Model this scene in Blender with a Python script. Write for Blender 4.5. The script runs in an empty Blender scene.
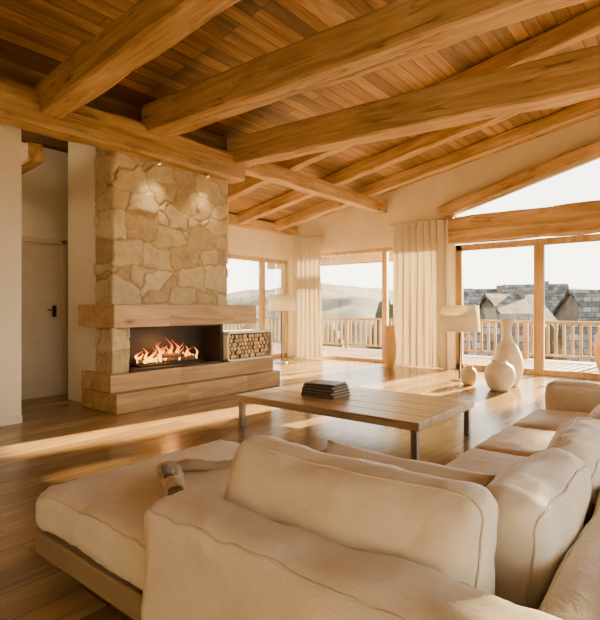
import bpy, bmesh, math, random
from mathutils import Vector, Matrix, noise, Euler
random.seed(7)
SC=bpy.context.scene; COL=SC.collection
# ------------------------------------------------------------------ materials
class M:
    def __init__(s,name):
        s.m=bpy.data.materials.new(name); s.m.use_nodes=True; s.nt=s.m.node_tree; s.nt.nodes.clear()
        s.out=s.n('ShaderNodeOutputMaterial'); 
    def n(s,t,**k):
        nd=s.nt.nodes.new(t)
        for a,b in k.items(): setattr(nd,a,b)
        return nd
    def l(s,a,b): s.nt.links.new(a,b)
    def math(s,op,a,b=None,c=None):
        nd=s.n('ShaderNodeMath',operation=op)
        for i,x in enumerate((a,b,c)):
            if x is None: continue
            if isinstance(x,(int,float)): nd.inputs[i].default_value=x
            else: s.l(x,nd.inputs[i])
        return nd.outputs[0]
    def vmath(s,op,a,b):
        nd=s.n('ShaderNodeVectorMath',operation=op)
        for i,x in enumerate((a,b)):
            if isinstance(x,(tuple,list)): nd.inputs[i].default_value=x
            else: s.l(x,nd.inputs[i])
        return nd.outputs[0]
    def ramp(s,fac,stops,interp='LINEAR'):
        nd=s.n('ShaderNodeValToRGB'); cr=nd.color_ramp; cr.interpolation=interp
        while len(cr.elements)<len(stops): cr.elements.new(.5)
        for e,(p,c) in zip(cr.elements,stops):
            e.position=p; e.color=(c[0],c[1],c[2],1) if isinstance(c,(tuple,list)) else (c,c,c,1)
        s.l(fac,nd.inputs[0]); return nd.outputs[0]
    def mix(s,mode,f,a,b):
        nd=s.n('ShaderNodeMix',data_type='RGBA',blend_type=mode)
        if isinstance(f,(int,float)): nd.inputs[0].default_value=f
        else: s.l(f,nd.inputs[0])
        for i,x in ((6,a),(7,b)):
            if isinstance(x,(tuple,list)): nd.inputs[i].default_value=(x[0],x[1],x[2],1)
            else: s.l(x,nd.inputs[i])
        return nd.outputs[2]
    def noise(s,vec,scale,detail=4,rough=.5,dist=0):
        nd=s.n('ShaderNodeTexNoise'); nd.inputs['Scale'].default_value=scale; nd.inputs['Detail'].default_value=detail
        nd.inputs['Roughness'].default_value=rough; nd.inputs['Distortion'].default_value=dist
        if vec is not None: s.l(vec,nd.inputs['Vector'])
        return nd.outputs['Fac']
    def bsdf(s,col=None,rough=.5,metal=0,bump=None,bs=.3,bd=.01,**k):
        b=s.n('ShaderNodeBsdfPrincipled')
        if col is not None:
            if isinstance(col,(tuple,list)): b.inputs['Base Color'].default_value=(*col,1)
            else: s.l(col,b.inputs['Base Color'])
        if isinstance(rough,(int,float)): b.inputs['Roughness'].default_value=rough
        else: s.l(rough,b.inputs['Roughness'])
        b.inputs['Metallic'].default_value=metal
        for a,v in k.items(): b.inputs[a].default_value=v
        if bump is not None:
            bn=s.n('ShaderNodeBump'); bn.inputs['Strength'].default_value=bs; bn.inputs['Distance'].default_value=bd
            s.l(bump,bn.inputs['Height']); s.l(bn.outputs[0],b.inputs['Normal'])
        s.b=b; return b.outputs[0]
    def fin(s,sh): s.l(sh,s.out.inputs['Surface']); return s.m
    def obj(s): return s.n('ShaderNodeTexCoord').outputs['Object']

def wood(name,dark,mid,light,axis='X',sc=1.0,rough=.5,plank=None,joint=.006,bs=.3,knots=True,tint=.35,spec=.5,crack=0):
    m=M(name); co=m.obj()
    oi=m.n('ShaderNodeObjectInfo'); r=m.math('MULTIPLY',oi.outputs['Random'],31.0)
    cx=m.n('ShaderNodeCombineXYZ'); [m.l(r,cx.inputs[i]) for i in range(3)]
    vec=m.vmath('ADD',co,cx.outputs[0]); brc=None
    if plank:
        L,W,sw=plank
        sep=m.n('ShaderNodeSeparateXYZ'); m.l(co,sep.inputs[0]); cb=m.n('ShaderNodeCombineXYZ')
        a={'X':0,'Y':1,'Z':2}
        m.l(sep.outputs[a[sw[0]]],cb.inputs[0]); m.l(sep.outputs[a[sw[1]]],cb.inputs[1])
        br=m.n('ShaderNodeTexBrick'); br.offset=.37; br.offset_frequency=3; br.squash=1
        for k,v in (('Scale',1),('Brick Width',L),('Row Height',W),('Mortar Size',joint),('Mortar Smooth',.3)): br.inputs[k].default_value=v
        br.inputs['Color1'].default_value=(0,0,0,1); br.inputs['Color2'].default_value=(1,1,1,1); br.inputs['Mortar'].default_value=(.5,.5,.5,1)
        m.l(cb.outputs[0],br.inputs['Vector']); brc=br.outputs['Color']; brf=br.outputs['Fac']
        vec=m.vmath('ADD',vec,m.vmath('MULTIPLY',brc,(17.3,9.1,5.7)))
    s=[7*sc]*3; s['XYZ'.index(axis)]=.55*sc
    v1=m.vmath('MULTIPLY',vec,tuple(s))
    n1=m.noise(v1,1.0,6,.62,1.1)
    n2=m.noise(m.vmath('MULTIPLY',v1,(5,5,5)),1.0,3,.6,.3)
    base=m.ramp(n1,[(.3,dark),(.5,mid),(.68,light)])
    base=m.mix('MULTIPLY',.45,base,m.ramp(n2,[(.3,.55),(.6,1.0)]))
    big=m.noise(vec,.9,2); base=m.mix('MULTIPLY',.6,base,m.ramp(big,[(.3,.7),(.7,1.1)]))
    h=m.math('ADD',m.math('MULTIPLY',n1,.5),m.math('MULTIPLY',n2,.25))
    if knots:
        ks=[3.0]*3; ks['XYZ'.index(axis)]=1.1
        vo=m.n('ShaderNodeTexVoronoi'); vo.inputs['Scale'].default_value=1.0
        m.l(m.vmath('MULTIPLY',vec,tuple(ks)),vo.inputs['Vector'])
        base=m.mix('MULTIPLY',.8,base,m.ramp(vo.outputs['Distance'],[(.03,(.22,.12,.06)),(.1,(.8,.72,.65)),(.14,(1,1,1))]))
    if crack:
        cs=[9.0]*3; cs['XYZ'.index(axis)]=.5
        cn=m.noise(m.vmath('MULTIPLY',vec,tuple(cs)),1.0,3,.5,.4)
        ck=m.ramp(m.math('ABSOLUTE',m.math('SUBTRACT',cn,.5)),[(.0,0.0),(.022,1.0)])
        gate=m.ramp(m.noise(vec,1.7,2),[(.52,1.0),(.60,0.0)])
        ck=m.math('MAXIMUM',ck,gate)
        base=m.mix('MULTIPLY',crack,base,m.ramp(ck,[(0,(.25,.15,.08)),(1,(1,1,1))]))
        h=m.math('ADD',h,m.math('MULTIPLY',ck,.8))
    if plank:
        base=m.mix('MULTIPLY',1,base,m.ramp(brc,[(0,1-tint),(1,1+tint*.3)]))
        base=m.mix('MIX',m.math('MULTIPLY',brf,.85),base,tuple(x*.25 for x in dark))
        h=m.math('SUBTRACT',h,m.math('MULTIPLY',brf,1.5))
    rg=m.math('ADD',m.math('MULTIPLY',n2,.15),rough-.07)
    return m.fin(m.bsdf(base,rg,bump=h,bs=bs,bd=.008,**{'Specular IOR Level':spec}))

def plain(name,col,rough=.6,metal=0,var=.12,nsc=6,bs=.15,bsc=60,bd=.003,**k):
    m=M(name); co=m.obj()
    n=m.noise(co,nsc,3); c=m.mix('MULTIPLY',1,col,m.ramp(n,[(.3,1-var),(.7,1+var*.3)]))
    return m.fin(m.bsdf(c,rough,metal,bump=m.noise(co,bsc,3),bs=bs,bd=bd,**k))

W_beam=wood('beam_wood',(.31,.168,.056),(.52,.325,.128),(.68,.47,.22),'X',1,.55,bs=.6,crack=.85)
W_ceil=wood('ceiling_plank_wood',(.20,.10,.030),(.35,.195,.068),(.48,.30,.118),'Y',1,.5,plank=(3.2,.17,'YX'),joint=.007,bs=.5,tint=.5)
W_floor=wood('floor_plank_wood',(.26,.15,.057),(.355,.216,.086),(.44,.285,.128),'Y',.7,.23,plank=(2.6,.24,'YX'),joint=.003,bs=.10,tint=.35,knots=False)
W_mant=wood('mantel_wood',(.42,.245,.096),(.60,.385,.175),(.74,.52,.275),'Y',.8,.45,plank=(1.25,.9,'YZ'),joint=.002,bs=.25,tint=.3)
W_table=wood('table_wood',(.36,.235,.11),(.54,.385,.20),(.68,.51,.29),'X',1,.32,bs=.4,crack=.6)
W_frame=wood('window_frame_wood',(.38,.22,.08),(.53,.335,.133),(.63,.425,.195),'Z',1,.5,bs=.2,knots=False)
W_rail=wood('terrace_rail_wood',(.22,.12,.04),(.32,.185,.065),(.40,.245,.095),'Z',1,.6,bs=.2,knots=False)
W_deck=wood('deck_wood',(.24,.155,.08),(.34,.23,.13),(.42,.30,.18),'X',1,.6,plank=(3,.14,'XY'),joint=.008)
W_base=plain('sofa_base_wood',(.22,.16,.10),.5)
W_door=plain('door_paint',(.64,.52,.35),.5,var=.08)
PLAST=plain('plaster',(.73,.62,.42),.85,var=.08,nsc=2,bs=.2,bsc=35,bd=.004)
PLASTW=plain('plaster_white',(.79,.70,.54),.85,var=.06,nsc=2,bs=.2,bsc=35,bd=.004)
STEEL=plain('brushed_steel',(.30,.28,.26),.38,.7,bs=.05)
CHROME=plain('satin_metal',(.6,.55,.48),.3,.9,bs=.02)
BLACK=plain('firebox_black',(.016,.011,.008),.6,bs=.1)
WHITEP=plain('white_lacquer',(.82,.77,.67),.4,bs=.03)
CERAM=plain('cream_ceramic',(.70,.61,.45),.5,var=.15,bs=.25,bsc=40)
TERRA=plain('honey_clay',(.52,.30,.10),.6,var=.15)
PAPER=plain('paper_pages',(.30,.25,.18),.8)

def fabric(name,col,sheen=.2):
    m=M(name); co=m.obj(); n=m.noise(co,5,4,.6)
    c=m.mix('MULTIPLY',1,col,m.ramp(n,[(.25,(.86,.84,.82)),(.7,(1.03,1.02,1))]))
    w=m.noise(co,260,2,.5); wr=m.noise(co,9,5,.6,.8)
    h=m.math('ADD',m.math('MULTIPLY',w,.12),m.math('MULTIPLY',wr,1.0))
    return m.fin(m.bsdf(c,.52,bump=h,bs=.5,bd=.016,**{'Sheen Weight':sheen,'Specular IOR Level':.45}))
FAB=fabric('sofa_leather_fabric',(.81,.73,.59)); FAB2=fabric('sofa_piping',(.68,.60,.46)); THROW=fabric('throw_fabric',(.44,.34,.21)); THROW2=fabric('throw_dark_fabric',(.10,.065,.035))

def curtain_mat(name,col,tr=.5):
    m=M(name); co=m.obj(); 
    d=m.n('ShaderNodeBsdfDiffuse'); d.inputs[0].default_value=(*col,1)
    t=m.n('ShaderNodeBsdfTranslucent'); t.inputs[0].default_value=(col[0],col[1],col[2]*.95,1)
    mx=m.n('ShaderNodeMixShader'); mx.inputs[0].default_value=tr; m.l(d.outputs[0],mx.inputs[1]); m.l(t.outputs[0],mx.inputs[2])
    bn=m.n('ShaderNodeBump'); bn.inputs['Strength'].default_value=.2; m.l(m.noise(co,180,2),bn.inputs['Height'])
    m.l(bn.outputs[0],d.inputs['Normal'])
    return m.fin(mx.outputs[0])
CURT=curtain_mat('linen_curtain',(.70,.61,.45),.09); SHADE=curtain_mat('linen_lampshade',(.76,.67,.5),.3)
def glass_mat():
    m=M('window_glass'); t=m.n('ShaderNodeBsdfTransparent'); t.inputs[0].default_value=(.97,.98,.97,1)
    g=m.n('ShaderNodeBsdfGlossy'); g.inputs['Roughness'].default_value=.01
    f=m.n('ShaderNodeFresnel'); f.inputs[0].default_value=1.3
    mx=m.n('ShaderNodeMixShader'); m.l(f.outputs[0],mx.inputs[0]); m.l(t.outputs[0],mx.inputs[1]); m.l(g.outputs[0],mx.inputs[2])
    return m.fin(mx.outputs[0])
GLASS=glass_mat()
def stone_mat():
    m=M('natural_stone'); at=m.n('ShaderNodeAttribute',attribute_name='stone'); co=m.obj()
    sep=m.n('ShaderNodeSeparateColor'); m.l(at.outputs['Color'],sep.inputs[0])
    c=m.ramp(sep.outputs[0],[(0,(.47,.355,.19)),(.35,(.57,.455,.27)),(.7,(.66,.55,.35)),(1,(.75,.65,.46))])
    c=m.mix('MULTIPLY',.8,c,m.ramp(m.noise(co,6,8,.75,.5),[(.3,(.62,.57,.49)),(.65,(1.1,1.07,1))]))
    c=m.mix('MIX',m.ramp(sep.outputs[1],[(.0,.85),(.8,0.0)]),c,(.36,.27,.145))
    h=m.math('ADD',m.noise(co,14,8,.8),m.math('MULTIPLY',m.noise(co,90,3),.2))
    return m.fin(m.bsdf(c,.85,bump=h,bs=.7,bd=.03))
STONE=stone_mat()
def bark_mat():
    m=M('log_bark'); co=m.obj(); n=m.noise(m.vmath('MULTIPLY',co,(6,40,40)),1,5,.6)
    return m.fin(m.bsdf(m.ramp(n,[(.3,(.09,.05,.03)),(.7,(.27,.17,.1))]),.9,bump=n,bs=.6,bd=.01))
BARK=bark_mat()
def cut_mat():
    m=M('log_cut_end'); co=m.obj(); oi=m.n('ShaderNodeObjectInfo')
    w=m.n('ShaderNodeTexWave',wave_type='RINGS',rings_direction='X'); w.inputs['Scale'].default_value=28; w.inputs['Distortion'].default_value=1.5
    m.l(co,w.inputs['Vector'])
    c=m.mix('MIX',m.math('MULTIPLY',w.outputs['Fac'],.5),(.70,.52,.29),(.48,.32,.15))
    c=m.mix('MULTIPLY',1,c,m.ramp(oi.outputs['Random'],[(0,.6),(1,1.15)]))
    return m.fin(m.bsdf(c,.8))
CUT=cut_mat()
def flame_mat():
    m=M('flame'); co=m.obj(); sep=m.n('ShaderNodeSeparateXYZ'); m.l(co,sep.inputs[0])
    z=m.math('ADD',m.math('MULTIPLY',sep.outputs[2],3.6),m.math('MULTIPLY',m.math('SUBTRACT',m.noise(co,14,3),.5),.7))
    e=m.n('ShaderNodeEmission'); m.l(m.ramp(z,[(0,(1,.46,.06)),(.4,(1,.27,.02)),(.9,(1,.09,.003))]),e.inputs[0]); e.inputs[1].default_value=5.5
    t=m.n('ShaderNodeBsdfTransparent'); mx=m.n('ShaderNodeMixShader')
    m.l(m.ramp(z,[(.2,0.15),(1.0,.85)]),mx.inputs[0]); m.l(e.outputs[0],mx.inputs[1]); m.l(t.outputs[0],mx.inputs[2])
    return m.fin(mx.outputs[0])
FLAME=flame_mat()
def emis(name,col,s):
    m=M(name); e=m.n('ShaderNodeEmission'); e.inputs[0].default_value=(*col,1); e.inputs[1].default_value=s; return m.fin(e.outputs[0])
BULB=emis('lamp_lens',(1,.75,.4),12)

# ------------------------------------------------------------------ builders
def tag(o,label=None,category=None,kind=None,group=None):
    if label: o['label']=label
    if category: o['category']=category
    if kind: o['kind']=kind
    if group: o['group']=group
    return o
def mk(name,verts,faces,mats,loc=(0,0,0),rot=(0,0,0),smooth=False,parent=None,midx=None):
    me=bpy.data.meshes.new(name); me.from_pydata([tuple(v) for v in verts],[],faces)
    if not isinstance(mats,(list,tuple)): mats=[mats]
    for q in mats: me.materials.append(q)
    if midx: 
        for p,i in zip(me.polygons,midx): p.material_index=i
    if smooth:
        for p in me.polygons: p.use_smooth=True
    me.update()
    o=bpy.data.objects.new(name,me); COL.objects.link(o); o.location=loc; o.rotation_euler=rot
    if parent is not None:
        o.parent=parent; o.location=Vector(loc)-parent.location
    return o
def frombm(name,bm,mat,loc,rot=(0,0,0),smooth=False,parent=None):
    me=bpy.data.meshes.new(name); bm.normal_update(); bm.to_mesh(me); bm.free()
    if not isinstance(mat,(list,tuple)): mat=[mat]
    for q in mat: me.materials.append(q)
    if smooth:
        for p in me.polygons: p.use_smooth=True
    o=bpy.data.objects.new(name,me); COL.objects.link(o); o.location=loc; o.rotation_euler=rot
    if parent is not None: o.parent=parent; o.location=Vector(loc)-parent.location
    return o
def boxes(name,bl,mat,bev=.006,parent=None):
    u0=min(b[0] for b in bl);u1=max(b[1] for b in bl);v0=min(b[2] for b in bl);v1=max(b[3] for b in bl);z0=min(b[4] for b in bl)
    org=Vector(((u0+u1)/2,(v0+v1)/2,z0)); bm=bmesh.new()
    for b in bl:
        c=Vector(((b[0]+b[1])/2,(b[2]+b[3])/2,(b[4]+b[5])/2))-org
        bmesh.ops.create_cube(bm,size=1,matrix=Matrix.Translation(c)@Matrix.Diagonal((b[1]-b[0],b[3]-b[2],b[5]-b[4],1)))
    if bev>0: bmesh.ops.bevel(bm,geom=list(bm.edges),offset=bev,segments=2,profile=.5,affect='EDGES')
    return frombm(name,bm,mat,org,parent=parent)
def box(name,u0,u1,v0,v1,z0,z1,mat,bev=.006,parent=None): return boxes(name,[(u0,u1,v0,v1,z0,z1)],mat,bev,parent)
def empty(name,loc,label,category,kind=None,group=None):
    e=bpy.data.objects.new(name,None); e.empty_display_size=.1; e.location=loc; COL.objects.link(e)
    tag(e,label,category,kind,group); return e
def prism(name,polys,v0,v1,mat,axis='v',bev=0,parent=None):
    V=[];F=[]
    us=[p[0] for q in polys for p in q]; zs=[p[1] for q in polys for p in q]
    if axis=='v': org=Vector(((min(us)+max(us))/2,(v0+v1)/2,0))
    else: org=Vector(((min(us)+max(us))/2,(min(zs)+max(zs))/2,v0))
    f3=(lambda p,w:Vector((p[0],w,p[1]))) if axis=='v' else (lambda p,w:Vector((p[0],p[1],w)))
    for q in polys:
        n=len(q);b=len(V)
        V+=[f3(p,v0)-org for p in q]+[f3(p,v1)-org for p in q]
        F.append(list(range(b,b+n))); F.append(list(range(b+2*n-1,b+n-1,-1)))
        for i in range(n): F.append([b+i,b+n+i,b+n+(i+1)%n,b+(i+1)%n])
    o=mk(name,V,F,mat,org,parent=parent)
    bm=bmesh.new(); bm.from_mesh(o.data); bmesh.ops.recalc_face_normals(bm,faces=bm.faces)
    if bev: bmesh.ops.bevel(bm,geom=list(bm.edges),offset=bev,segments=2,profile=.5,affect='EDGES')
    bm.to_mesh(o.data); bm.free()
    return o
def beam(p0,p1,w,h,mat=W_beam,label='rough-hewn honey-brown timber ceiling beam',name='ceiling_beam',rough=.02,parent=None,cat='beam'):
    p0=Vector(p0);p1=Vector(p1);d=p1-p0;L=d.length;n=max(4,int(L/.12)); ch=min(w,h)*.09
    sec=[(-w/2+ch,-h/2),(w/2-ch,-h/2),(w/2,-h/2+ch),(w/2,h/2-ch),(w/2-ch,h/2),(-w/2+ch,h/2),(-w/2,h/2-ch),(-w/2,-h/2+ch)]
    V=[];F=[];sd=random.random()*50
    for i in range(n+1):
        x=-L/2+L*i/n
        for j,(a,b) in enumerate(sec):
            q=noise.noise(Vector((x*1.6+sd,j*.9,sd)))*rough; q2=noise.noise(Vector((x*4+sd,j*3.1,3)))*rough*.5
            V.append((x,a*(1+ (q+q2)/w*2),b*(1+(q-q2)/h*2)))
    for i in range(n):
        for j in range(8):
            k=(j+1)%8; F.append([i*8+j,(i+1)*8+j,(i+1)*8+k,i*8+k])
    F.append(list(range(7,-1,-1))); F.append([n*8+j for j in range(8)])
    yaw=math.atan2(d.y,d.x); pit=-math.atan2(d.z,math.hypot(d.x,d.y))
    o=mk(name,V,F,mat,(p0+p1)/2,(0,pit,yaw),parent=parent)
    bm=bmesh.new(); bm.from_mesh(o.data); bmesh.ops.recalc_face_normals(bm,faces=bm.faces); bm.to_mesh(o.data); bm.free()
    if parent is None: tag(o,label,cat)
    return o
def softbox(name,L,W,T,loc,rot=(0,0,0),r=.06,bulge=.03,mat=FAB,wr=.012,piping=True,parent=None,N=22,label=None,side=.0,sag=0,ppr=.005):
    hx,hy,hz=L/2,W/2,T/2; r=min(r,hx*.98,hy*.98,hz*.98); sd=Vector((random.random()*40,random.random()*40,5))
    def shape(p):
        P=Vector((p[0]*hx,p[1]*hy,p[2]*hz))
        q=Vector((max(-hx+r,min(hx-r,P.x)),max(-hy+r,min(hy-r,P.y)),max(-hz+r,min(hz-r,P.z))))
        dd=P-q
        if dd.length>1e-6: P=q+dd.normalized()*r
        return field(P)
    def field(P):
        x,y,z=P.x/hx,P.y/hy,P.z/hz
        bx=max(0,1-x*x);by=max(0,1-y*y);bz=max(0,1-z*z)
        P=P.copy(); P.z+=z*bulge*(bx*by)**.6
        P.x+=x*side*(by*bz)**.6; P.y+=y*side*(bx*bz)**.6
        nv=noise.noise_vector(P*3.2+sd)*wr+noise.noise_vector(P*11+sd)*wr*.3
        cr=noise.noise(Vector((P.x*18,P.y*18,P.z*5))+sd)*wr*.5*(abs(x)**3+abs(y)**3)
        return P+nv+Vector((0,0,cr))
    bm=bmesh.new(); bmesh.ops.create_cube(bm,size=2)
    bmesh.ops.subdivide_edges(bm,edges=list(bm.edges),cuts=N,use_grid_fill=True)
    for v in bm.verts:
        c=[math.sin(x*math.pi/2)*.55+x*.45 for x in v.co]; v.co=shape(c)
    if piping:
        for sz in (1,-1):
            z=sz*(hz-r*.32); off=math.sqrt(max(0,r*r-(r*.68)**2)); ex=hx-r+off; ey=hy-r+off; rc=off
            pts=[]
            for cx,cy,a0 in ((ex-rc,ey-rc,0),(-ex+rc,ey-rc,90),(-ex+rc,-ey+rc,180),(ex-rc,-ey+rc,270)):
                for k in range(7):
                    a=math.radians(a0+k*15); pts.append(Vector((cx+rc*math.cos(a),cy+rc*math.sin(a),z)))
            fine=[]
            for i in range(len(pts)):
                a,b=pts[i],pts[(i+1)%len(pts)]; m=max(1,int((b-a).length/.03))
                for k in range(m): fine.append(a.lerp(b,k/m))
            fine=[field(p) for p in fine]; n=len(fine); rings=[]
            for i,p in enumerate(fine):
                t=(fine[(i+1)%n]-fine[i-1]).normalized(); s=t.cross(Vector((0,0,1))).normalized(); u=s.cross(t)
                rings.append([bm.verts.new(p+(s*math.cos(a)+u*math.sin(a))*ppr) for a in (0,1.047,2.094,3.142,4.189,5.236)])
            for i in range(n):
                A,B=rings[i],rings[(i+1)%n]
                for k in range(6):
                    f=bm.faces.new((A[k],A[(k+1)%6],B[(k+1)%6],B[k])); f.material_index=1
    bmesh.ops.recalc_face_normals(bm,faces=bm.faces)
    o=frombm(name,bm,[mat,FAB2],loc,rot,True,parent)
    if label: o['label']=label
    return o
def pillow(name,L,H,T,loc,rot,mat=FAB,N=28):
    bm=bmesh.new(); sd=Vector((random.random()*30,3,1)); g={}
    for s in (1,-1):
        for i in range(N+1):
            for j in range(N+1):
                x=-1+2*i/N;y=-1+2*j/N
                e=(i in(0,N) or j in(0,N))
                if e and s==-1: g[s,i,j]=g[1,i,j]; continue
                t=((1-abs(x)**3)*(1-abs(y)**3))
                z=s*T/2*max(0,t)**.45
                p=Vector((x*L/2*(1-.05*(1-abs(y))*abs(x)),y*H/2*(1-.06*(1-abs(x))*abs(y)),z))
                p+=noise.noise_vector(p*5+sd)*.012
                g[s,i,j]=bm.verts.new(p)
    for s in (1,-1):
        for i in range(N):
            for j in range(N):
                q=[g[s,i,j],g[s,i+1,j],g[s,i+1,j+1],g[s,i,j+1]]
                if s==-1:q.reverse()
                try: bm.faces.new(q)
                except ValueError: pass
    bmesh.ops.recalc_face_normals(bm,faces=bm.faces)
    return frombm(name,bm,mat,loc,rot,True)
def lathe(name,prof,mat,loc,seg=40,parent=None,rot=(0,0,0)):
    V=[];F=[];n=len(prof)
    for r,z in prof:
        for k in range(seg):
            a=2*math.pi*k/seg; V.append((r*math.cos(a),r*math.sin(a),z))
    for i in range(n-1):
        for k in range(seg):
            F.append([i*seg+k,i*seg+(k+1)%seg,(i+1)*seg+(k+1)%seg,(i+1)*seg+k])
    return mk(name,V,F,mat,loc,rot,True,parent)
def tube(name,pts,rad,mat,parent=None,seg=12,loc=None,cap=True):
    org=Vector(loc) if loc else Vector(pts[0]); V=[];F=[];P=[Vector(p) for p in pts];n=len(P)
    for i,p in enumerate(P):
        t=(P[min(i+1,n-1)]-P[max(i-1,0)]).normalized()
        s=t.cross(Vector((0,0,1)))
        if s.length<.05: s=t.cross(Vector((0,1,0)))
        s.normalize();u=s.cross(t); r=rad[i] if isinstance(rad,list) else rad
        for k in range(seg):
            a=2*math.pi*k/seg; V.append(p+(s*math.cos(a)+u*math.sin(a))*r-org)
    for i in range(n-1):
        for k in range(seg): F.append([i*seg+k,i*seg+(k+1)%seg,(i+1)*seg+(k+1)%seg,(i+1)*seg+k])
    if cap: F.append(list(range(seg))); F.append([(n-1)*seg+k for k in range(seg-1,-1,-1)])
    return mk(name,V,F,mat,org,smooth=True,parent=parent)
def S(o): o['kind']='structure'; return o

# ------------------------------------------------------------------ room shell
CS=.18
def ceil(u): return 4.33+CS*(u+6.2)
VW=11.2
S(box('floor',-9.5,4.2,-3.7,11.4,-.2,0,W_floor,0))
ul,ur=-9.7,4.4
L=(ur-ul)/math.cos(math.atan(CS)); uc=(ul+ur)/2; pit=-math.atan(CS)
bm=bmesh.new(); bmesh.ops.create_cube(bm,size=1,matrix=Matrix.Translation((0,0,.1))@Matrix.Diagonal((L,15.7,.2,1)))
S(frombm('ceiling',bm,W_ceil,(uc,4.05,ceil(uc)),(0,pit,0)))
S(box('wall_left',-6.75,-6.45,-3.7,2.58,0,ceil(-6.75),PLASTW,.01))
S(box('wall_hall',-8.3,-8.1,1.4,5.72,0,ceil(-8.2)-.02,PLASTW,0))
S(box('wall_hall_side',-8.1,-6.75,1.4,1.55,0,ceil(-8.1)-.02,PLASTW,0))
S(box('wall_wing',-7.5,-6.68,3.66,5.72,0,ceil(-7.5)-.03,PLASTW,.01))
S(box('wall_nook',-9.3,-6.9,5.73,5.85,0,ceil(-9.3)-.02,PLAST,0))
S(box('wall_upper_boards',-6.45,-6.28,-3.7,5.85,3.97,ceil(-6.45)+.0,W_ceil,0))
S(boxes('wall_garden',[(-9.5,-9.3,5.85,7.2,0,3.8),(-9.5,-9.3,7.2,11.2,2.78,3.8),(-9.5,-9.3,11.0,11.2,0,2.78)],PLAST,0))
tri=lambda u:3.6+.27*(u+4.4)
S(prism('wall_gable',[
 [(-9.5,0),(-8.95,0),(-8.95,ceil(-8.95)+.02),(-9.5,ceil(-9.5)+.02)],
 [(-8.95,2.95),(-4.62,2.95),(-4.62,ceil(-4.62)+.02),(-8.95,ceil(-8.95)+.02)],
 [(-4.62,0),(-4.42,0),(-4.42,ceil(-4.42)+.02),(-4.62,ceil(-4.62)+.02)],
 [(-4.42,tri(-4.42)),(3.8,tri(3.8)),(3.8,ceil(3.8)+.02),(-4.42,ceil(-4.42)+.02)],
 [(3.8,0),(4.2,0),(4.2,ceil(4.2)+.02),(3.8,ceil(3.8)+.02)]],VW,VW+.2,PLAST))
S(boxes('wall_right',[(4.0,4.2,-3.7,-2.6,0,6.2),(4.0,4.2,10.2,11.2,0,6.2),(4.0,4.2,-2.6,10.2,0,.5),(4.0,4.2,-2.6,10.2,3.0,6.2),(4.0,4.2,3.5,4.5,.5,3.0)],PLAST,0))
S(prism('wall_back',[[(-6.75,0),(4.2,0),(4.2,ceil(4.2)),(-6.75,ceil(-6.75))]],-3.9,-3.7,PLAST))
def window(name,axis,fixed,a0,a1,z0,z1,divs,fw=.1,lab='',dep=.1):
    mid=(a0+a1)/2
    e=empty(name,(mid,fixed,z0) if axis=='u' else (fixed,mid,z0),lab,'window','structure')
    def bx(p0,p1,q0,q1,t=dep): return (p0,p1,fixed-t/2,fixed+t/2,q0,q1) if axis=='u' else (fixed-t/2,fixed+t/2,p0,p1,q0,q1)
    fr=[bx(a0,a1,z1-fw,z1),bx(a0,a1,z0,z0+fw*.8)]
    xs=[a0]+divs+[a1]
    for i,x in enumerate(xs):
        if i==0: fr.append(bx(x,x+fw,z0,z1))
        elif i==len(xs)-1: fr.append(bx(x-fw,x,z0,z1))
        else: fr.append(bx(x-fw*.7,x+fw*.7,z0,z1,dep*1.1))
    boxes('window_frame',fr,W_frame,.006,e)
    for i in range(len(xs)-1):
        g=bx(xs[i]+.05,xs[i+1]-.05,z0+.05,z1-.05,.012); box('glass_pane',*g,GLASS,0,e)
    return e
window('window_1','v',-9.4,7.2,11.0,0,2.78,[9.98],.11,'wood-framed glass door beside the fireplace opening to the terrace')
window('window_2','u',VW+.1,-8.95,-4.62,0,2.95,[-6.3],.1,'wide wood-framed sliding glass door between linen curtains')
window('window_3','u',VW+.1,-4.42,3.8,0,2.86,[-2.64,-.9,.8,2.3],.14,'tall wood-framed glazing overlooking the terrace and village')
window('added_window_4','v',4.1,-2.6,3.5,.5,3.0,[.5],.1,'large unseen wood-framed side window added to let in sky light')  # side opening out of view, put in so sky light fills the room
window('added_window_5','v',4.1,4.5,10.2,.5,3.0,[7.4],.1,'large unseen wood-framed side window added to let in sky light')  # second unseen opening, added for the same sky fill
e=empty('window_6',(-.3,VW+.1,3.5),'triangular gable window under the sloping roof timber','window','structure')
tg=prism('glass_pane',[[(-4.3,3.5),(3.8,3.5),(3.8,tri(3.8)),(-4.3,tri(-4.3))]],VW+.09,VW+.1,GLASS); tg.parent=e; tg.location-=e.location
beam((-4.62,VW-.02,3.18),(3.9,VW-.02,3.18),.34,.6,label='massive honey timber lintel above the terrace glazing')
beam((-4.75,VW-.06,tri(-4.75)+.12),(3.9,VW-.06,tri(3.9)+.12),.24,.26,label='sloping timber rake beam above the triangular window')
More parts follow.
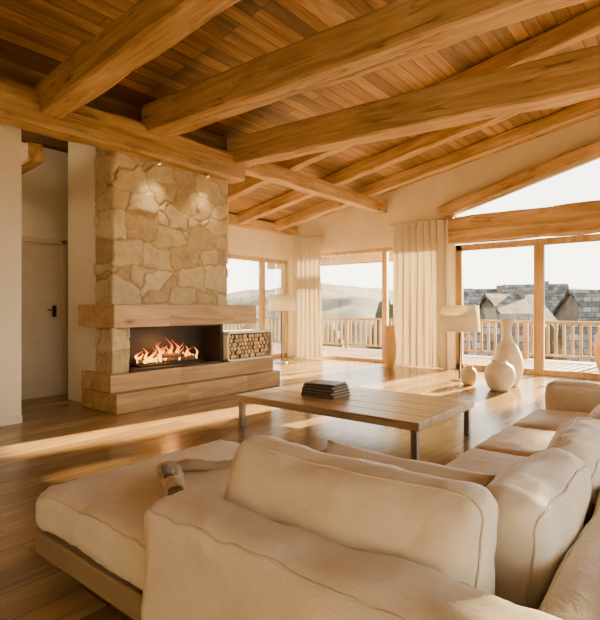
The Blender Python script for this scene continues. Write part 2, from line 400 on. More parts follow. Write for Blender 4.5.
# main tie beams
beam((-6.15,2.75,3.86),(4.1,2.75,4.72),.32,.36,label='massive knotty timber tie beam over the fireplace wall')
beam((-6.15,4.22,4.06),(4.1,4.22,3.90),.34,.42,label='massive knotty timber tie beam over the fireplace wall')
beam((-6.15,5.85,4.02),(4.1,5.85,3.62),.34,.44,label='long squared timber tie beam crossing the room')
beam((-6.15,1.3,3.98),(4.1,1.3,4.90),.28,.34,label='massive knotty timber tie beam over the seating')
beam((-6.17,-3.6,3.73),(-6.17,5.95,3.76),.34,.42,label='long horizontal timber wall plate above the stone chimney')
beam((-6.3,6.0,3.95),(-6.3,11.15,3.95),.26,.28,label='slender timber purlin running to the gable wall')
for v in (7.4,8.9,10.3):
    beam((-9.25,v,ceil(-9.25)-.14),(4.1,v,ceil(4.1)-.14),.2,.26,label='sloping timber rafter under the plank ceiling')
beam((-3.2,-3.6,ceil(-3.2)-.13),(-3.2,5.7,ceil(-3.2)-.13),.22,.24,label='timber purlin under the plank ceiling')
beam((-9.2,6.0,3.62),(-9.2,11.15,3.62),.2,.24,label='timber header above the terrace door')
beam((-8.05,2.9,3.35),(-6.8,2.9,3.45),.2,.24,label='short dark timber beam in the hallway')
S(box('baseboard_left',-6.45,-6.43,-3.6,2.58,0,.09,PLASTW,.004))
d=empty('door_1',(-8.08,3.4,0),'pale flush interior door with dark lever handle','door','structure')
box('door_panel',-8.10,-8.05,2.96,3.82,0,2.42,W_door,.004,d)
boxes('door_frame',[(-8.10,-8.03,2.88,2.96,0,2.5),(-8.10,-8.03,3.82,3.90,0,2.5),(-8.10,-8.03,2.88,3.90,2.42,2.5)],W_door,.004,d)
boxes('door_handle',[(-8.05,-8.035,3.68,3.74,1.26,1.44),(-8.035,-7.99,3.70,3.72,1.36,1.38),(-8.0,-7.985,3.58,3.72,1.36,1.38)],BLACK,.003,d)
e=empty('added_hall_lamp',(-7.4,2.2,3.9),'small round opal ceiling lamp added to brighten the hallway','lamp')  # added lamp, brightens the otherwise dim hall and its door
lathe('added_lamp_mount',[(0,.06),(.07,.06),(.08,0),(0,0)],CHROME,(-7.4,2.2,3.93),20,e)
lathe('added_lamp_globe',[(0,-.2),(.07,-.18),(.11,-.1),(.08,-.02),(.03,.0)],BULB,(-7.4,2.2,3.93),24,e)
ld=bpy.data.lights.new('added_hall_light','POINT'); ld.energy=12; ld.color=(1,.78,.5); ld.shadow_soft_size=.1
lo=bpy.data.objects.new('added_hall_light',ld); COL.objects.link(lo); lo.parent=e; lo.location=(0,0,-.35)

# ------------------------------------------------------------------ fireplace
fp=empty('fireplace',(-6.3,5.0,0),'stone chimney breast with long wooden mantel and stepped wooden hearth','fireplace')
def stone_grid(name,path,z0,z1,parent,step=.015,cell=.47,amp=.032):
    pts=[]
    for (a,b) in zip(path[:-1],path[1:]):
        a=Vector(a);b=Vector(b);n=max(1,int((b-a).length/step)); t=(b-a).normalized(); nr=Vector((t.y,-t.x))
        for i in range(n+(1 if (b-Vector(path[-1])).length<1e-6 else 0)):
            pts.append((a.lerp(b,i/n),nr,i==0 and a!=Vector(path[0])))
    nz=int((z1-z0)/step); V=[];Cc=[];org=Vector(((path[0][0]+path[-1][0])/2,(path[0][1]+path[-1][1])/2,z0))
    for i,(p,nr,c) in enumerate(pts):
        N=nr
        if c: N=(pts[i-1][1]+nr).normalized()
        for k in range(nz+1):
            z=z0+(z1-z0)*k/nz; q=Vector((p.x,p.y,z))
            w=q+noise.noise_vector(q*1.8)*.09+noise.noise_vector(q*9)*.020+noise.noise_vector(q*24)*.011
            w2=Vector((w.x/cell,w.y/cell,w.z/(cell*.74)))
            ds,ps=noise.voronoi(w2,distance_metric='MINKOVSKY',exponent=8)
            e=ds[1]-ds[0]; f=min(1,e/.06); f=f*f*(3-2*f)
            cid=(math.sin(ps[0].x*12.98+ps[0].y*78.2+ps[0].z*37.7)*43758.5)%1
            tl=((math.sin(ps[0].x*7.1+ps[0].z*3.3)*9.7)%1-.5)*(w2.z-ps[0].z)*.04
            bmp=noise.fractal(q*5,1,2,7)*.013
            d=f*(amp*(.35+.65*cid)+tl)+bmp
            V.append(Vector((q.x+N.x*d,q.y+N.y*d,z))-org); Cc.append((cid,f,0,1))
    m=nz+1;F=[]
    for i in range(len(pts)-1):
        for k in range(nz): F.append([i*m+k,(i+1)*m+k,(i+1)*m+k+1,i*m+k+1])
    o=mk(name,V,F,STONE,org,smooth=True,parent=parent)
    at=o.data.color_attributes.new('stone','FLOAT_COLOR','POINT')
    for i,c in enumerate(Cc): at.data[i].color=c
    return o
stone_grid('chimney_breast',[(-6.67,3.66),(-6.24,3.66),(-6.24,5.76),(-6.67,5.76)],1.44,3.62,fp)
stone_grid('stone_pier',[(-6.67,3.66),(-6.24,3.66),(-6.24,3.90),(-6.5,3.90)],.5,1.16,fp,amp=.02)
def lsh(name,uf,v0,v1,z0,z1):
    return prism(name,[[(-6.88,v0),(uf,v0),(uf,v1),(-6.67,v1),(-6.67,3.655),(-6.88,3.655)]],z0,z1,W_mant,axis='z',bev=.008,parent=fp)
lsh('mantel',-5.93,3.5,6.16,1.14,1.45)
lsh('hearth_base',-5.95,3.55,6.80,0,.26)
lsh('hearth_step',-6.10,3.55,6.78,.262,.5)
boxes('firebox',[(-6.66,-6.64,3.905,5.64,.5,1.14),(-6.65,-6.20,5.58,5.64,.5,1.14),(-6.65,-6.26,3.905,3.93,.5,1.14),(-6.65,-6.18,3.905,5.64,.5,.53),(-6.65,-6.24,3.905,5.6,1.1,1.14)],BLACK,.003,fp)
box('burner_tray',-6.58,-6.35,4.15,5.35,.53,.56,BLACK,.004,fp)
fire=empty('fire',(-6.47,4.75,.56),'orange flames burning on the logs in the fireplace','fire')
for k in range(30):
    v=4.24+.034*k+random.uniform(-.02,.02); uu=-6.46+random.uniform(-.08,.08); h=random.uniform(.14,.40)*(1-.4*abs(k-15)/15); r=random.uniform(.016,.036)
    ph=random.random()*6; n=16; V=[];F=[]
    for i in range(n+1):
        t=i/n; rr=r*(math.sin(math.pi*min(1,t*.9+.12))**.8)*(1-t)**.55+.001
        ox=math.sin(t*5+ph)*.04*t; oy=math.sin(t*7+ph*2)*.06*t
        for q in range(10):
            a=q*.6283; V.append((ox+rr*.6*math.cos(a),oy+rr*math.sin(a),t*h))
    for i in range(n):
        for q in range(10): F.append([i*10+q,i*10+(q+1)%10,(i+1)*10+(q+1)%10,(i+1)*10+q])
    mk('flame',V,F,FLAME,(uu,v,.58),smooth=True,parent=fire)
def log(loc,r,Ln,rot,label,group,nm='firewood_log'):
    V=[];F=[];mi=[];seg=14;n=3;sd=random.random()*20;rr=[r*(1+.12*noise.noise(Vector((k*.7,sd,0)))) for k in range(seg)]
    for i in range(n+1):
        for k in range(seg):
            a=2*math.pi*k/seg; V.append((-Ln/2+Ln*i/n,rr[k]*math.cos(a),rr[k]*math.sin(a)))
    for i in range(n):
        for k in range(seg): F.append([i*seg+k,(i+1)*seg+k,(i+1)*seg+(k+1)%seg,i*seg+(k+1)%seg]); mi.append(0)
    F.append(list(range(seg)));mi.append(1);F.append([n*seg+k for k in range(seg-1,-1,-1)]);mi.append(1)
    o=mk(nm,V,F,[BARK,CUT if group.startswith('stack') else BARK],loc,rot,midx=mi)
    bm=bmesh.new(); bm.from_mesh(o.data); bmesh.ops.recalc_face_normals(bm,faces=bm.faces); bm.to_mesh(o.data); bm.free()
    tag(o,label,'log',group=group); return o
for (v,z,a,ww) in ((4.45,.60,90,-6.52),(4.95,.60,84,-6.42),(4.70,.66,70,-6.47)):
    log((ww,v,z),.04,.46,(0,0,math.radians(a)),'charred log burning in the fireplace','burning logs in the fireplace')
lh=empty('log_holder',(-6.38,6.21,.5),'white rounded open log holder standing on the wooden hearth','log holder')
def ring(a0,a1,z0,z1,th,rc):
    def rr(a0,a1,z0,z1,rc):
        P=[]
        for cx,cz,s in ((a1-rc,z1-rc,0),(a0+rc,z1-rc,90),(a0+rc,z0+rc,180),(a1-rc,z0+rc,270)):
            for k in range(7):
                a=math.radians(s+k*15); P.append((cx+rc*math.cos(a),cz+rc*math.sin(a)))
        return P
    return rr(a0,a1,z0,z1,rc),rr(a0+th,a1-th,z0+th,z1-th,max(.01,rc-th))
O,I=ring(5.65,6.77,.503,.995,.03,.09); n=len(O);V=[];F=[];org=Vector((-6.38,6.21,.503))
for uu in (-6.64,-6.11):
    for (a,b) in O: V.append(Vector((uu,a,b))-org)
    for (a,b) in I: V.append(Vector((uu,a,b))-org)
for i in range(n):
    j=(i+1)%n
    F+= [[i,j,n+j,n+i],[2*n+j,2*n+i,3*n+i,3*n+j],[j,i,2*n+i,2*n+j],[n+i,n+j,3*n+j,3*n+i]]
mk('holder_shell',V,F,WHITEP,org,parent=lh)
box('holder_back',-6.64,-6.625,5.69,6.74,.55,.95,WHITEP,0,lh)
row=0;z=.535+.037
while z<.94:
    v=5.722+(row%2)*.038
    while v<6.70:
        r=random.uniform(.03,.0375)
        log((-6.37+random.uniform(-.02,.02),v,z),r,.42,(random.random()*6,0,0),'split firewood log with pale cut end in the white holder','stacked firewood logs')
        v+=.077
    z+=.068;row+=1
for v in (4.3,5.2):
    e=empty('spotlight',(-6.08,v,3.46),'small recessed spotlight above the stone chimney','spotlight',group='spotlights above the chimney')
    lathe('spot_housing',[(.0,.06),(.035,.06),(.035,0),(.028,0),(.028,.012)],CHROME,(-6.08,v,3.47),20,e)
    lathe('spot_lens',[(0,.01),(.026,.01)],BULB,(-6.08,v,3.47),20,e)
    ld=bpy.data.lights.new('spot','SPOT'); ld.energy=38; ld.color=(1,.74,.38); ld.spot_size=math.radians(95); ld.spot_blend=1; ld.shadow_soft_size=.03
    lo=bpy.data.objects.new('spot_lamp',ld); COL.objects.link(lo); lo.rotation_euler=(0,math.radians(6),0); lo.parent=e; lo.location=Vector((-6.0,v,3.44))-e.location

# ------------------------------------------------------------------ coffee table
ct=empty('coffee_table',(-3.12,4.8,0),'low rectangular coffee table with thick planked wood top and steel legs','table')
bl=[];w=1.4/5
for i in range(5): bl.append((-4.28,-1.95,4.1+w*i+.0015,4.1+w*(i+1)-.0015,.295,.375))
boxes('table_top',bl,W_table,.008,ct)
for (a,b) in ((-4.26,4.12),(-4.26,5.41),(-2.04,4.12),(-2.04,5.41)): box('leg',a,a+.06,b,b+.06,0,.295,STEEL,.003,ct)
BC=[plain('book_cover_black',(.022,.018,.016),.45),plain('book_cover_brown',(.06,.04,.025),.5),plain('book_cover_grey',(.06,.055,.045),.5),plain('book_cover_charcoal',(.035,.03,.026),.5)]
z=.377
for i,(Lb,Wb,Tb,rz,c,lb) in enumerate(((.46,.36,.034,.04,1,'brown hardcover book at the bottom of the stack'),(.44,.35,.030,-.05,2,'grey hardcover book in the stack'),(.44,.34,.034,.06,0,'black hardcover book in the stack'),(.42,.33,.028,-.02,3,'charcoal hardcover book in the stack'),(.40,.31,.022,.12,0,'thin black book on top of the stack'))):
    e=empty('book',(-3.42,4.72,z),lb,'book',group='books on the coffee table'); e.rotation_euler=(0,0,rz)
    bm=bmesh.new()
    for c0,s in (((0,0,.004),(Lb,Wb,.008)),((0,0,Tb-.004),(Lb,Wb,.008)),((-Lb/2+.002,0,Tb/2),(.004,Wb,Tb))):
        bmesh.ops.create_cube(bm,size=1,matrix=Matrix.Translation(c0)@Matrix.Diagonal((*s,1)))
    o=frombm('book_cover',bm,BC[c],(0,0,0)); o.parent=e
    bm=bmesh.new(); bmesh.ops.create_cube(bm,size=1,matrix=Matrix.Translation((.0,0,Tb/2))@Matrix.Diagonal((Lb-.016,Wb-.02,Tb-.016,1)))
    o=frombm('book_pages',bm,PAPER,(0,0,0)); o.parent=e
    z+=Tb+.001

# ------------------------------------------------------------------ sofa
sf=empty('sofa',(-1.2,2.6,0),'large cream leather corner sofa on a low wooden base','sofa')
boxes('sofa_base',[(-2.72,-.08,1.15,2.42,.12,.235),(-1.12,-.08,2.3,5.3,.12,.235)],W_base,.012,sf)
for (a,b) in ((-2.6,1.3),(-2.6,2.3),(-1.6,1.3),(-.2,1.3),(-1.05,5.2),(-.2,5.2)): box('leg',a,a+.07,b,b+.07,0,.12,W_base,.004,sf)
softbox('chaise_cushion',1.44,1.32,.215,(-2.02,1.81,.347),r=.07,bulge=.03,wr=.020,parent=sf,N=34,side=.005)
softbox('seat_cushion',.98,1.1,.215,(-.86,1.93,.342),r=.06,bulge=.01,parent=sf,N=20)
for v in (2.93,3.78,4.63): softbox('seat_cushion',.86,.84,.22,(-.79,v,.345),r=.065,bulge=.03,wr=.014,parent=sf,N=24)
softbox('sofa_back',1.68,.27,.53,(-.85,1.225,.39),r=.09,bulge=.008,wr=.024,parent=sf,N=34,side=.01)
softbox('sofa_back',.34,3.95,.53,(-.17,3.2,.385),r=.09,bulge=.006,wr=.018,parent=sf,N=34)
softbox('sofa_arm',1.1,.28,.58,(-.60,5.22,.42),r=.08,bulge=.01,wr=.012,parent=sf,N=20)
def bc(L,H,T,loc,rot,lab):
    o=softbox('back_cushion',L,H,T,loc,rot,r=.085,bulge=.045,wr=.026,N=30,side=.015); tag(o,lab,'cushion',group='back cushions on the sofa'); return o
bc(1.06,.42,.21,(-.99,1.47,.640),(math.radians(77),0,math.radians(-1)),'long plump cream leather back cushion leaning on the sofa back')
bc(.76,.36,.21,(-.49,1.99,.625),(math.radians(76),0,math.radians(-90)),'plump cream leather back cushion at the sofa corner')
bc(.80,.36,.21,(-.48,2.81,.615),(math.radians(72),0,math.radians(-87)),'plump creased cream leather back cushion')
bc(.76,.36,.19,(-.44,3.64,.605),(math.radians(74),0,math.radians(-91)),'plump cream leather back cushion')
bc(.76,.36,.19,(-.44,4.46,.605),(math.radians(74),0,math.radians(-90)),'plump cream leather back cushion beside the armrest')
p=pillow('throw_pillow',.76,.34,.15,(-.98,1.83,.622),(math.radians(64),0,math.radians(2))); tag(p,'flat cream throw pillow leaning against the long back cushion','pillow')
th=empty('throw_blanket',(-2.2,1.75,.47),'crumpled fabric throw with dark pieces lying on the chaise','throw')
def cloth(name,pts,w0,w1,thk,seed,mat):
    n=len(pts);V=[];F=[];K=14;P=[Vector(p) for p in pts]
    for i,p in enumerate(P):
        t=(P[min(i+1,n-1)]-P[max(i-1,0)]).normalized(); s=Vector((-t.y,t.x,0)); w=w0+(w1-w0)*i/(n-1)
        for k in range(K):
            a=2*math.pi*k/K
            f=1+.35*noise.noise(Vector((i*.45,math.cos(a)*1.5,math.sin(a)*1.5+seed)))
            V.append(p+s*math.cos(a)*w*f+Vector((0,0,1))*(math.sin(a)*thk*f))
    for i in range(n-1):
        for k in range(K): F.append([i*K+k,i*K+(k+1)%K,(i+1)*K+(k+1)%K,(i+1)*K+k])
    F.append(list(range(K-1,-1,-1))); F.append([(n-1)*K+k for k in range(K)])
    org=P[0]; return mk(name,[v-org for v in V],F,mat,org,smooth=True,parent=th)
R23=[i/22 for i in range(23)]
cloth('blanket_roll',[(-1.99-.33*t,1.50+.20*t,.505+.012*math.sin(t*9)) for t in R23],.045,.07,.034,1,THROW)
cloth('blanket_dark_piece',[(-1.985-.012*t,1.497+.007*t,.508) for t in [i/4 for i in range(5)]],.036,.036,.027,5,THROW2)  # dark pieces at the roll's end and along its top
cloth('blanket_dark_piece',[(-2.10-.16*t,1.545+.10*t,.542) for t in [i/8 for i in range(9)]],.026,.03,.012,9,THROW2)
cloth('blanket_fold',[(-2.28+.20*t,1.70+.34*t,.510-.015*t+.012*math.sin(t*7)) for t in R23],.055,.03,.03,7,THROW)

# ------------------------------------------------------------------ curtains
def curtain(u0,u1,v,z0,z1,folds,lab,spread=.06,amp=.06):
    nu=folds*14; nz=40; V=[];F=[];mid=(u0+u1)/2;sd=random.random()*20
    for k in range(nz+1):
        t=k/nz; z=z0+(z1-z0)*t
        for i in range(nu+1):
            s=i/nu; sw=1+spread*(1-t)**1.5
            ww=mid+(u0-mid+(u1-u0)*s)*sw + .02*noise.noise(Vector((s*6,t*1.5,sd)))
            ph=folds*2*math.pi*s+ 1.2*noise.noise(Vector((s*5,t*1.3,sd)))
            a=amp*(.75+.45*noise.noise(Vector((s*9,t*2,sd+4))))*(1 if t<.96 else .7)
            V.append((ww-mid+.35*a*math.sin(2*ph),a*math.sin(ph)+.02*noise.noise(Vector((s*20,t*4,sd))),z-z0))
    m=nu+1
    for k in range(nz):
        for i in range(nu): F.append([k*m+i,k*m+i+1,(k+1)*m+i+1,(k+1)*m+i])
    e=empty('curtain',(mid,v,z0),lab,'curtain',group='linen curtains at the terrace doors')
    mk('curtain_fabric',V,F,CURT,(mid,v,z0),smooth=True,parent=e)
    tube('curtain_rod',[(u0-.1,v,z1+.03),(u1+.1,v,z1+.03)],.02,CHROME,e)
    return e
curtain(-9.0,-8.05,10.93,.02,3.35,6,'floor-length cream linen curtain gathered beside the corner',amp=.11)
curtain(-5.85,-4.45,10.93,.02,3.42,8,'wide floor-length cream linen curtain between two glazed openings',.08,.12)

# ------------------------------------------------------------------ lamps, vases
def lamp(loc,h0,h1,r0,r1,lab,rp=.014,en=0):
    e=empty('floor_lamp',loc,lab,'lamp'); x,y,_=loc
    lathe('lamp_base',[(0,.03),(.15,.028),(.16,.015),(.16,0),(0,0)],CHROME,loc,32,e)
    tube('lamp_pole',[(x,y,.02),(x,y,h1-.05)],rp,BLACK if en else CHROME,e)
    lathe('lamp_shade',[(r0,h0),(r1,h1),(r1-.006,h1),(r0-.006,h0)],SHADE,loc,40,e)
    tube('shade_spider',[(x-r1+.01,y,h1-.03),(x+r1-.01,y,h1-.03)],.005,CHROME,e,6)
    if en:
        ld=bpy.data.lights.new('lamp_bulb','POINT'); ld.energy=en; ld.color=(1,.82,.58); ld.shadow_soft_size=.06
        lo=bpy.data.objects.new('lamp_bulb',ld); COL.objects.link(lo); lo.parent=e; lo.location=(0.0,-.08,(h0+h1)/2)
lamp((-8.35,9.6,0),1.33,1.74,.36,.34,'slim floor lamp with drum shade beside the corner curtain',.016,45)
lamp((-3.62,9.4,0),.95,1.45,.38,.35,'floor lamp with large cream linen drum shade by the glazing',.018,14)
def pr(pts,n=6):
    out=[]
    P=[pts[0]]+pts+[pts[-1]]
    for i in range(1,len(P)-2):
        for k in range(n):
            t=k/n; q=[]
            for c in (0,1):
                a,b,cc,d=P[i-1][c],P[i][c],P[i+1][c],P[i+2][c]
                q.append(.5*((2*b)+(-a+cc)*t+(2*a-5*b+4*cc-d)*t*t+(-a+3*b-3*cc+d)*t**3))
            out.append((max(0,q[0]),q[1]))
    out.append(pts[-1]); return out
def vase(loc,H,R,nk,lab,mat=CERAM,shape=0):
    if shape==0: P=[(0,0),(R*.6,0),(R*.9,H*.15),(R,H*.35),(R*.75,H*.55),(nk,H*.72),(nk*.8,H*.88),(nk*1.2,H),(nk*1.05,H-.005),(nk*.7,H*.88)]
    else: P=[(0,0),(R*.55,0),(R*.85,H*.2),(R,H*.5),(R*.85,H*.78),(nk,H*.92),(nk*1.1,H),(nk*.95,H-.005),(nk*.85,H*.9)]
    tag(lathe('vase',pr(P),mat,loc),lab,'vase',group='ceramic floor vases by the window')
vase((-2.72,9.35,0),1.18,.27,.09,'tall cream ceramic bottle vase with slender neck')
vase((-2.66,8.72,0),.52,.25,.12,'squat rounded cream ceramic vase',shape=1)
vase((-3.30,9.0,0),.34,.15,.08,'small rounded cream ceramic vase',shape=1)
vase((-5.66,10.35,0),.98,.16,.11,'tall honey-coloured clay urn beside the curtain',mat=TERRA,shape=1)

# ------------------------------------------------------------------ terrace
tr=boxes('terrace_deck',[(-14,8,11.4,15.0,-.2,-.03),(-14,-9.5,2,11.4,-.2,-.03)],W_deck,0); tag(tr,'wooden plank terrace deck outside the glass doors','deck')
def railing(axis,fixed,a0,a1):
    e=empty('railing',((a0+a1)/2,fixed,0) if axis=='u' else (fixed,(a0+a1)/2,0),'wooden terrace railing with vertical balusters','railing')
    def bx(p0,p1,t,q0,q1): return (p0,p1,fixed-t/2,fixed+t/2,q0,q1) if axis=='u' else (fixed-t/2,fixed+t/2,p0,p1,q0,q1)
    box('handrail',*bx(a0,a1,.12,.98,1.05),W_rail,.01,e)
    box('bottom_rail',*bx(a0,a1,.06,.08,.14),W_rail,.005,e)
    x=a0
    while x<=a1:
        box('railing_post',*bx(x-.06,x+.06,.1,-.03,.98),W_rail,.005,e); x+=2.0
    bl=[];x=a0+.16
    while x<a1: bl.append(bx(x-.035,x+.035,.05,.14,.98)); x+=.2
    o=boxes('balusters',bl,W_rail,0,e); o['kind']='stuff'
railing('u',14.8,-13.8,7.8); railing('v',-13.8,2.2,14.7)
pg=empty('pergola',(-8,14.2,0),'wooden pergola frame on the terrace','pergola')
for u in (-12.2,-7.45): box('pergola_post',u-.11,u+.11,14.1,14.32,-.03,2.9,W_rail,.008,pg)
box('pergola_beam',-13,-7.1,14.08,14.34,2.9,3.2,W_rail,.01,pg)
for u in (-12.2,-10.6,-9,-7.45): beam((u,11.5,3.4),(u,14.6,3.25),.12,.18,W_rail,parent=pg,name='pergola_rafter')
LEAF=plain('foliage',(.06,.07,.02),.6,var=.4); FLOW=plain('red_flowers',(.30,.06,.03),.6)
def leaves(bm,c0,rad,n,s0,s1,fl=False,upper=False,cols=False):
    for k in range(n):
        dr=Vector((random.gauss(0,1),random.gauss(0,1),abs(random.gauss(0,1)) if upper else random.gauss(0,1))).normalized()*random.uniform(.35,1)
        c=Vector((c0[0]+dr.x*rad[0],c0[1]+dr.y*rad[1],c0[2]+dr.z*rad[2])); s=random.uniform(s0,s1)
        R=Euler((random.random()*6,random.random()*6,random.random()*6)).to_matrix()
        vs=[bm.verts.new(c+R@Vector(q)*s) for q in ((-1,0,0),(0,-.45,.1),(1.2,0,0),(0,.45,.1))]
        f=bm.faces.new(vs); f.material_index=1 if fl and random.random()<.35 else 0
e=empty('potted_plant',(-5.4,13.6,-.03),'terracotta pot with red flowering plant on the terrace','plant')
lathe('pot',[(0,0),(.17,0),(.25,.45),(.22,.45),(.2,.4),(0,.4)],TERRA,(-5.4,13.6,-.03),24,e)
bm=bmesh.new(); leaves(bm,(0,0,.45),(.38,.38,.5),260,.03,.06,True,True)
o=frombm('foliage',bm,[LEAF,FLOW],(-5.4,13.6,-.03),parent=e); o['kind']='stuff'
tag(lathe('urn',pr([(0,0),(.12,0),(.20,.25),(.23,.55),(.17,.85),(.11,.95),(.14,1.02),(.12,1.0),(.09,.92)]),plain('amber_clay',(.34,.17,.04),.6,var=.2),(-1.66,13.0,-.03)),'honey clay urn on the terrace','urn')
# village
def slate_mat():
    m=M('slate_roof'); co=m.obj(); br=m.n('ShaderNodeTexBrick'); br.inputs['Scale'].default_value=1; br.inputs['Brick Width'].default_value=.5; br.inputs['Row Height'].default_value=.3; br.inputs['Mortar Size'].default_value=.02
    br.inputs['Color1'].default_value=(.045,.045,.047,1); br.inputs['Color2'].default_value=(.16,.155,.15,1); br.inputs['Mortar'].default_value=(.02,.02,.02,1); m.l(co,br.inputs['Vector'])
    c=m.mix('MULTIPLY',1,br.outputs['Color'],m.ramp(m.noise(co,1.2,4),[(.3,.5),(.7,1.4)]))
    return m.fin(m.bsdf(c,.9,bump=br.outputs['Fac'],bs=-.5,bd=.05,**{'Specular IOR Level':.2}))
SLATE=slate_mat(); RENDER=plain('house_wall',(.13,.11,.085),.9,var=.4,nsc=1.5)
def house(x,y,z,w,d,h,rh,rot,lab):
    e=empty('house',(x,y,z),lab,'house',group='village houses below the terrace'); e.rotation_euler=(0,0,rot)
    V=[(-w/2,-d/2,0),(w/2,-d/2,0),(w/2,d/2,0),(-w/2,d/2,0),(-w/2,-d/2,h),(w/2,-d/2,h),(w/2,d/2,h),(-w/2,d/2,h),(-w/2,0,h+rh),(w/2,0,h+rh)]
    F=[[0,1,5,4],[2,3,7,6],[1,2,6,9,5],[3,0,4,8,7]]
    o=mk('house_walls',V,F,RENDER); o.parent=e
    k=.45; dz=rh*k/(d/2); V=[]
    for xx in (-w/2-k,w/2+k):
        V+=[(xx,-d/2-k,h-dz),(xx,0,h+rh),(xx,d/2+k,h-dz),(xx,-d/2-k,h-dz+.2),(xx,0,h+rh+.2),(xx,d/2+k,h-dz+.2)]
    F=[[0,6,7,1],[1,7,8,2],[3,4,10,9],[4,5,11,10],[0,1,4,3],[1,2,5,4],[6,9,10,7],[7,10,11,8],[0,3,9,6],[2,8,11,5]]
    o=mk('house_roof',V,F,SLATE); o.parent=e
    b=boxes('chimney',[(w*.2-.25,w*.2+.25,-.25,.25,h+rh*.5,h+rh+.5)],RENDER,0); loc=b.location.copy(); b.parent=e; b.location=loc
for i,(x,y,t) in enumerate(((-9.6,26.0,-1.9),(-2.2,27.5,-1.8),(-10.6,37.5,-.6),(-3.4,40,-.9),(-15.5,47,.2),(-7.0,50,0),(-14,58,1.0),(1.5,49,-.4),(6.5,38,-1.2),(-5.0,61,1.3),(-23,55,.6))):
    rt=(.5,.35,1.3,.1,.5,1.0,.3,.5,.2,.4,.1)[i]
    house(x,y,-9,5.6,4.8,9+t,(2.8,2.4,2.8,2.9,2.8,2.8,2.8,2.6,2.8,2.6,2.8)[i],rt,'stone village house with grey slate roof')
def hmat():
    m=M('hill_ground'); co=m.obj(); n=m.noise(co,.06,8,.75)
    c=m.ramp(n,[(.35,(.035,.042,.026)),(.5,(.07,.075,.05)),(.68,(.14,.135,.095))]); return m.fin(m.bsdf(c,.95))
HILL=hmat()
V=[];F=[];NA,NR=200,70
for i in range(NA+1):
    a=math.radians(-30+240*i/NA)
    for j in range(NR+1):
        t=j/NR; R=17+t**2.0*620
        x=R*math.cos(a);y=R*math.sin(a)
        z=-8-5*min(1,t*3)+ 10*noise.fractal(Vector((x*.008,y*.008,2)),1,2,5)*min(1,t*2.2)
        ridge=max(0,(t-.3)/.7)**1.2
        z+=ridge*(20+26*noise.fractal(Vector((math.cos(a)*2.2,math.sin(a)*2.2,t*.6+1)),1,2,5)+ (18*math.exp(-((math.degrees(a)-100)/16)**2)))
        z+=1.2*noise.fractal(Vector((x*.06,y*.06,5)),1,2,3)*min(1,t*2)
        V.append((x-2,y+2,z))
m=NR+1
for i in range(NA):
    for j in range(NR): F.append([i*m+j,i*m+j+1,(i+1)*m+j+1,(i+1)*m+j])
o=mk('hillside_terrain',V,F,HILL,smooth=True); tag(o,'hazy wooded hills rising beyond the terrace','hills')
TR=plain('tree_foliage',(.035,.045,.018),.9,var=.5)
def tree(x,y,z,h):
    e=empty('tree',(x,y,z),'dark bushy tree on the slope below the terrace','tree',group='trees below the terrace')
    tube('trunk',[(x,y,z),(x,y,z+h*.5)],.15,BARK,e,8)
    bm=bmesh.new(); bmesh.ops.create_icosphere(bm,subdivisions=4,radius=1)
    for v in bm.verts:
        f=1+.4*noise.fractal(v.co*2.8+Vector((x,y,0)),1,2,4); v.co=Vector((v.co.x*h*.2*f,v.co.y*h*.2*f,v.co.z*h*.38*f+h*.6))
    frombm('tree_crown',bm,TR,(x,y,z),parent=e,smooth=True)
for t in ((-7.0,32.0,-9,9.2),(-14.5,30,-9,9.5),(-19,37,-9,10),(-25,34,-9,9),(-25,46,-9,11)): tree(*t)
e=empty('tree',(1.3,31.8,-9),'unseen tall leafy tree added to shade the seating from the sun','tree',group='trees below the terrace')  # added out of view to block sun over the seating, leaving a narrow streak
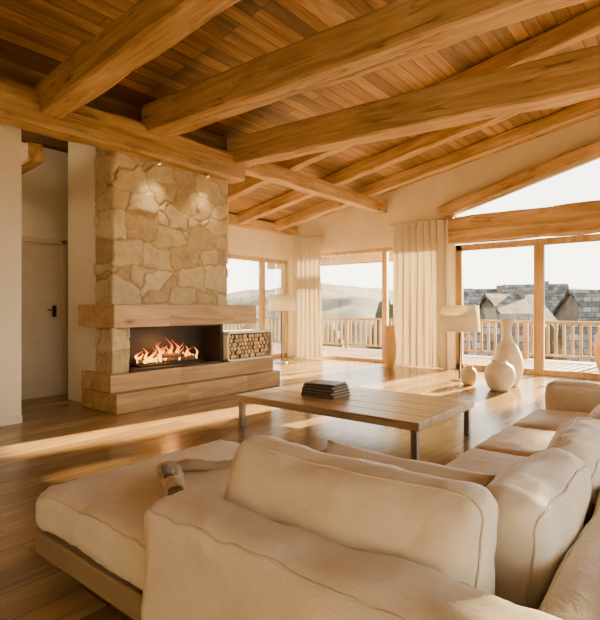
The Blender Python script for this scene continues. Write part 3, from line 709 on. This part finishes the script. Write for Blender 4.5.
tube('trunk',[(1.3,31.8,-9),(1.4,31.8,2),(1.3,31.8,9)],[.35,.28,.15],BARK,e,10)
bm=bmesh.new(); leaves(bm,(0,0,19.6),(3.0,2.2,3.6),1700,.3,.5)
o=frombm('tree_crown',bm,[TR],(1.3,31.8,-9),parent=e); o['kind']='stuff'

# ------------------------------------------------------------------ lights
sd=bpy.data.lights.new('sun','SUN'); sd.energy=108; sd.color=(1,.70,.35); sd.angle=math.radians(.6)
so=bpy.data.objects.new('sun',sd); COL.objects.link(so)
dirv=Vector((-.13,-1,-.29)).normalized(); so.rotation_euler=dirv.to_track_quat('-Z','Y').to_euler(); so.location=(0,20,12)
pl=bpy.data.lights.new('fire_glow','POINT'); pl.energy=9; pl.color=(1,.40,.10); pl.shadow_soft_size=.12
po=bpy.data.objects.new('fire_glow',pl); COL.objects.link(po); po.location=(-6.36,4.7,.84)
w=bpy.data.worlds.new('sky'); SC.world=w; w.use_nodes=True; nt=w.node_tree; nt.nodes.clear()
out=nt.nodes.new('ShaderNodeOutputWorld'); bg=nt.nodes.new('ShaderNodeBackground'); tc=nt.nodes.new('ShaderNodeTexCoord'); sp=nt.nodes.new('ShaderNodeSeparateXYZ'); rp=nt.nodes.new('ShaderNodeValToRGB')
nt.links.new(tc.outputs['Generated'],sp.inputs[0]); nt.links.new(sp.outputs[2],rp.inputs[0])
rp.color_ramp.elements[0].position=0; rp.color_ramp.elements[0].color=(1,.92,.77,1); rp.color_ramp.elements[1].position=.7; rp.color_ramp.elements[1].color=(.44,.45,.46,1)
nt.links.new(rp.outputs[0],bg.inputs[0]); bg.inputs[1].default_value=8.2; nt.links.new(bg.outputs[0],out.inputs[0])

# ------------------------------------------------------------------ camera
cd=bpy.data.cameras.new('camera'); cd.sensor_fit='HORIZONTAL'; cd.sensor_width=36; cd.lens=496/600*36; cd.shift_y=-.0033; cd.clip_start=.05; cd.clip_end=3000
co=bpy.data.objects.new('camera',cd); COL.objects.link(co); co.location=(0,0,1.4); co.rotation_euler=(math.radians(90),0,math.radians(38.9))
SC.camera=co
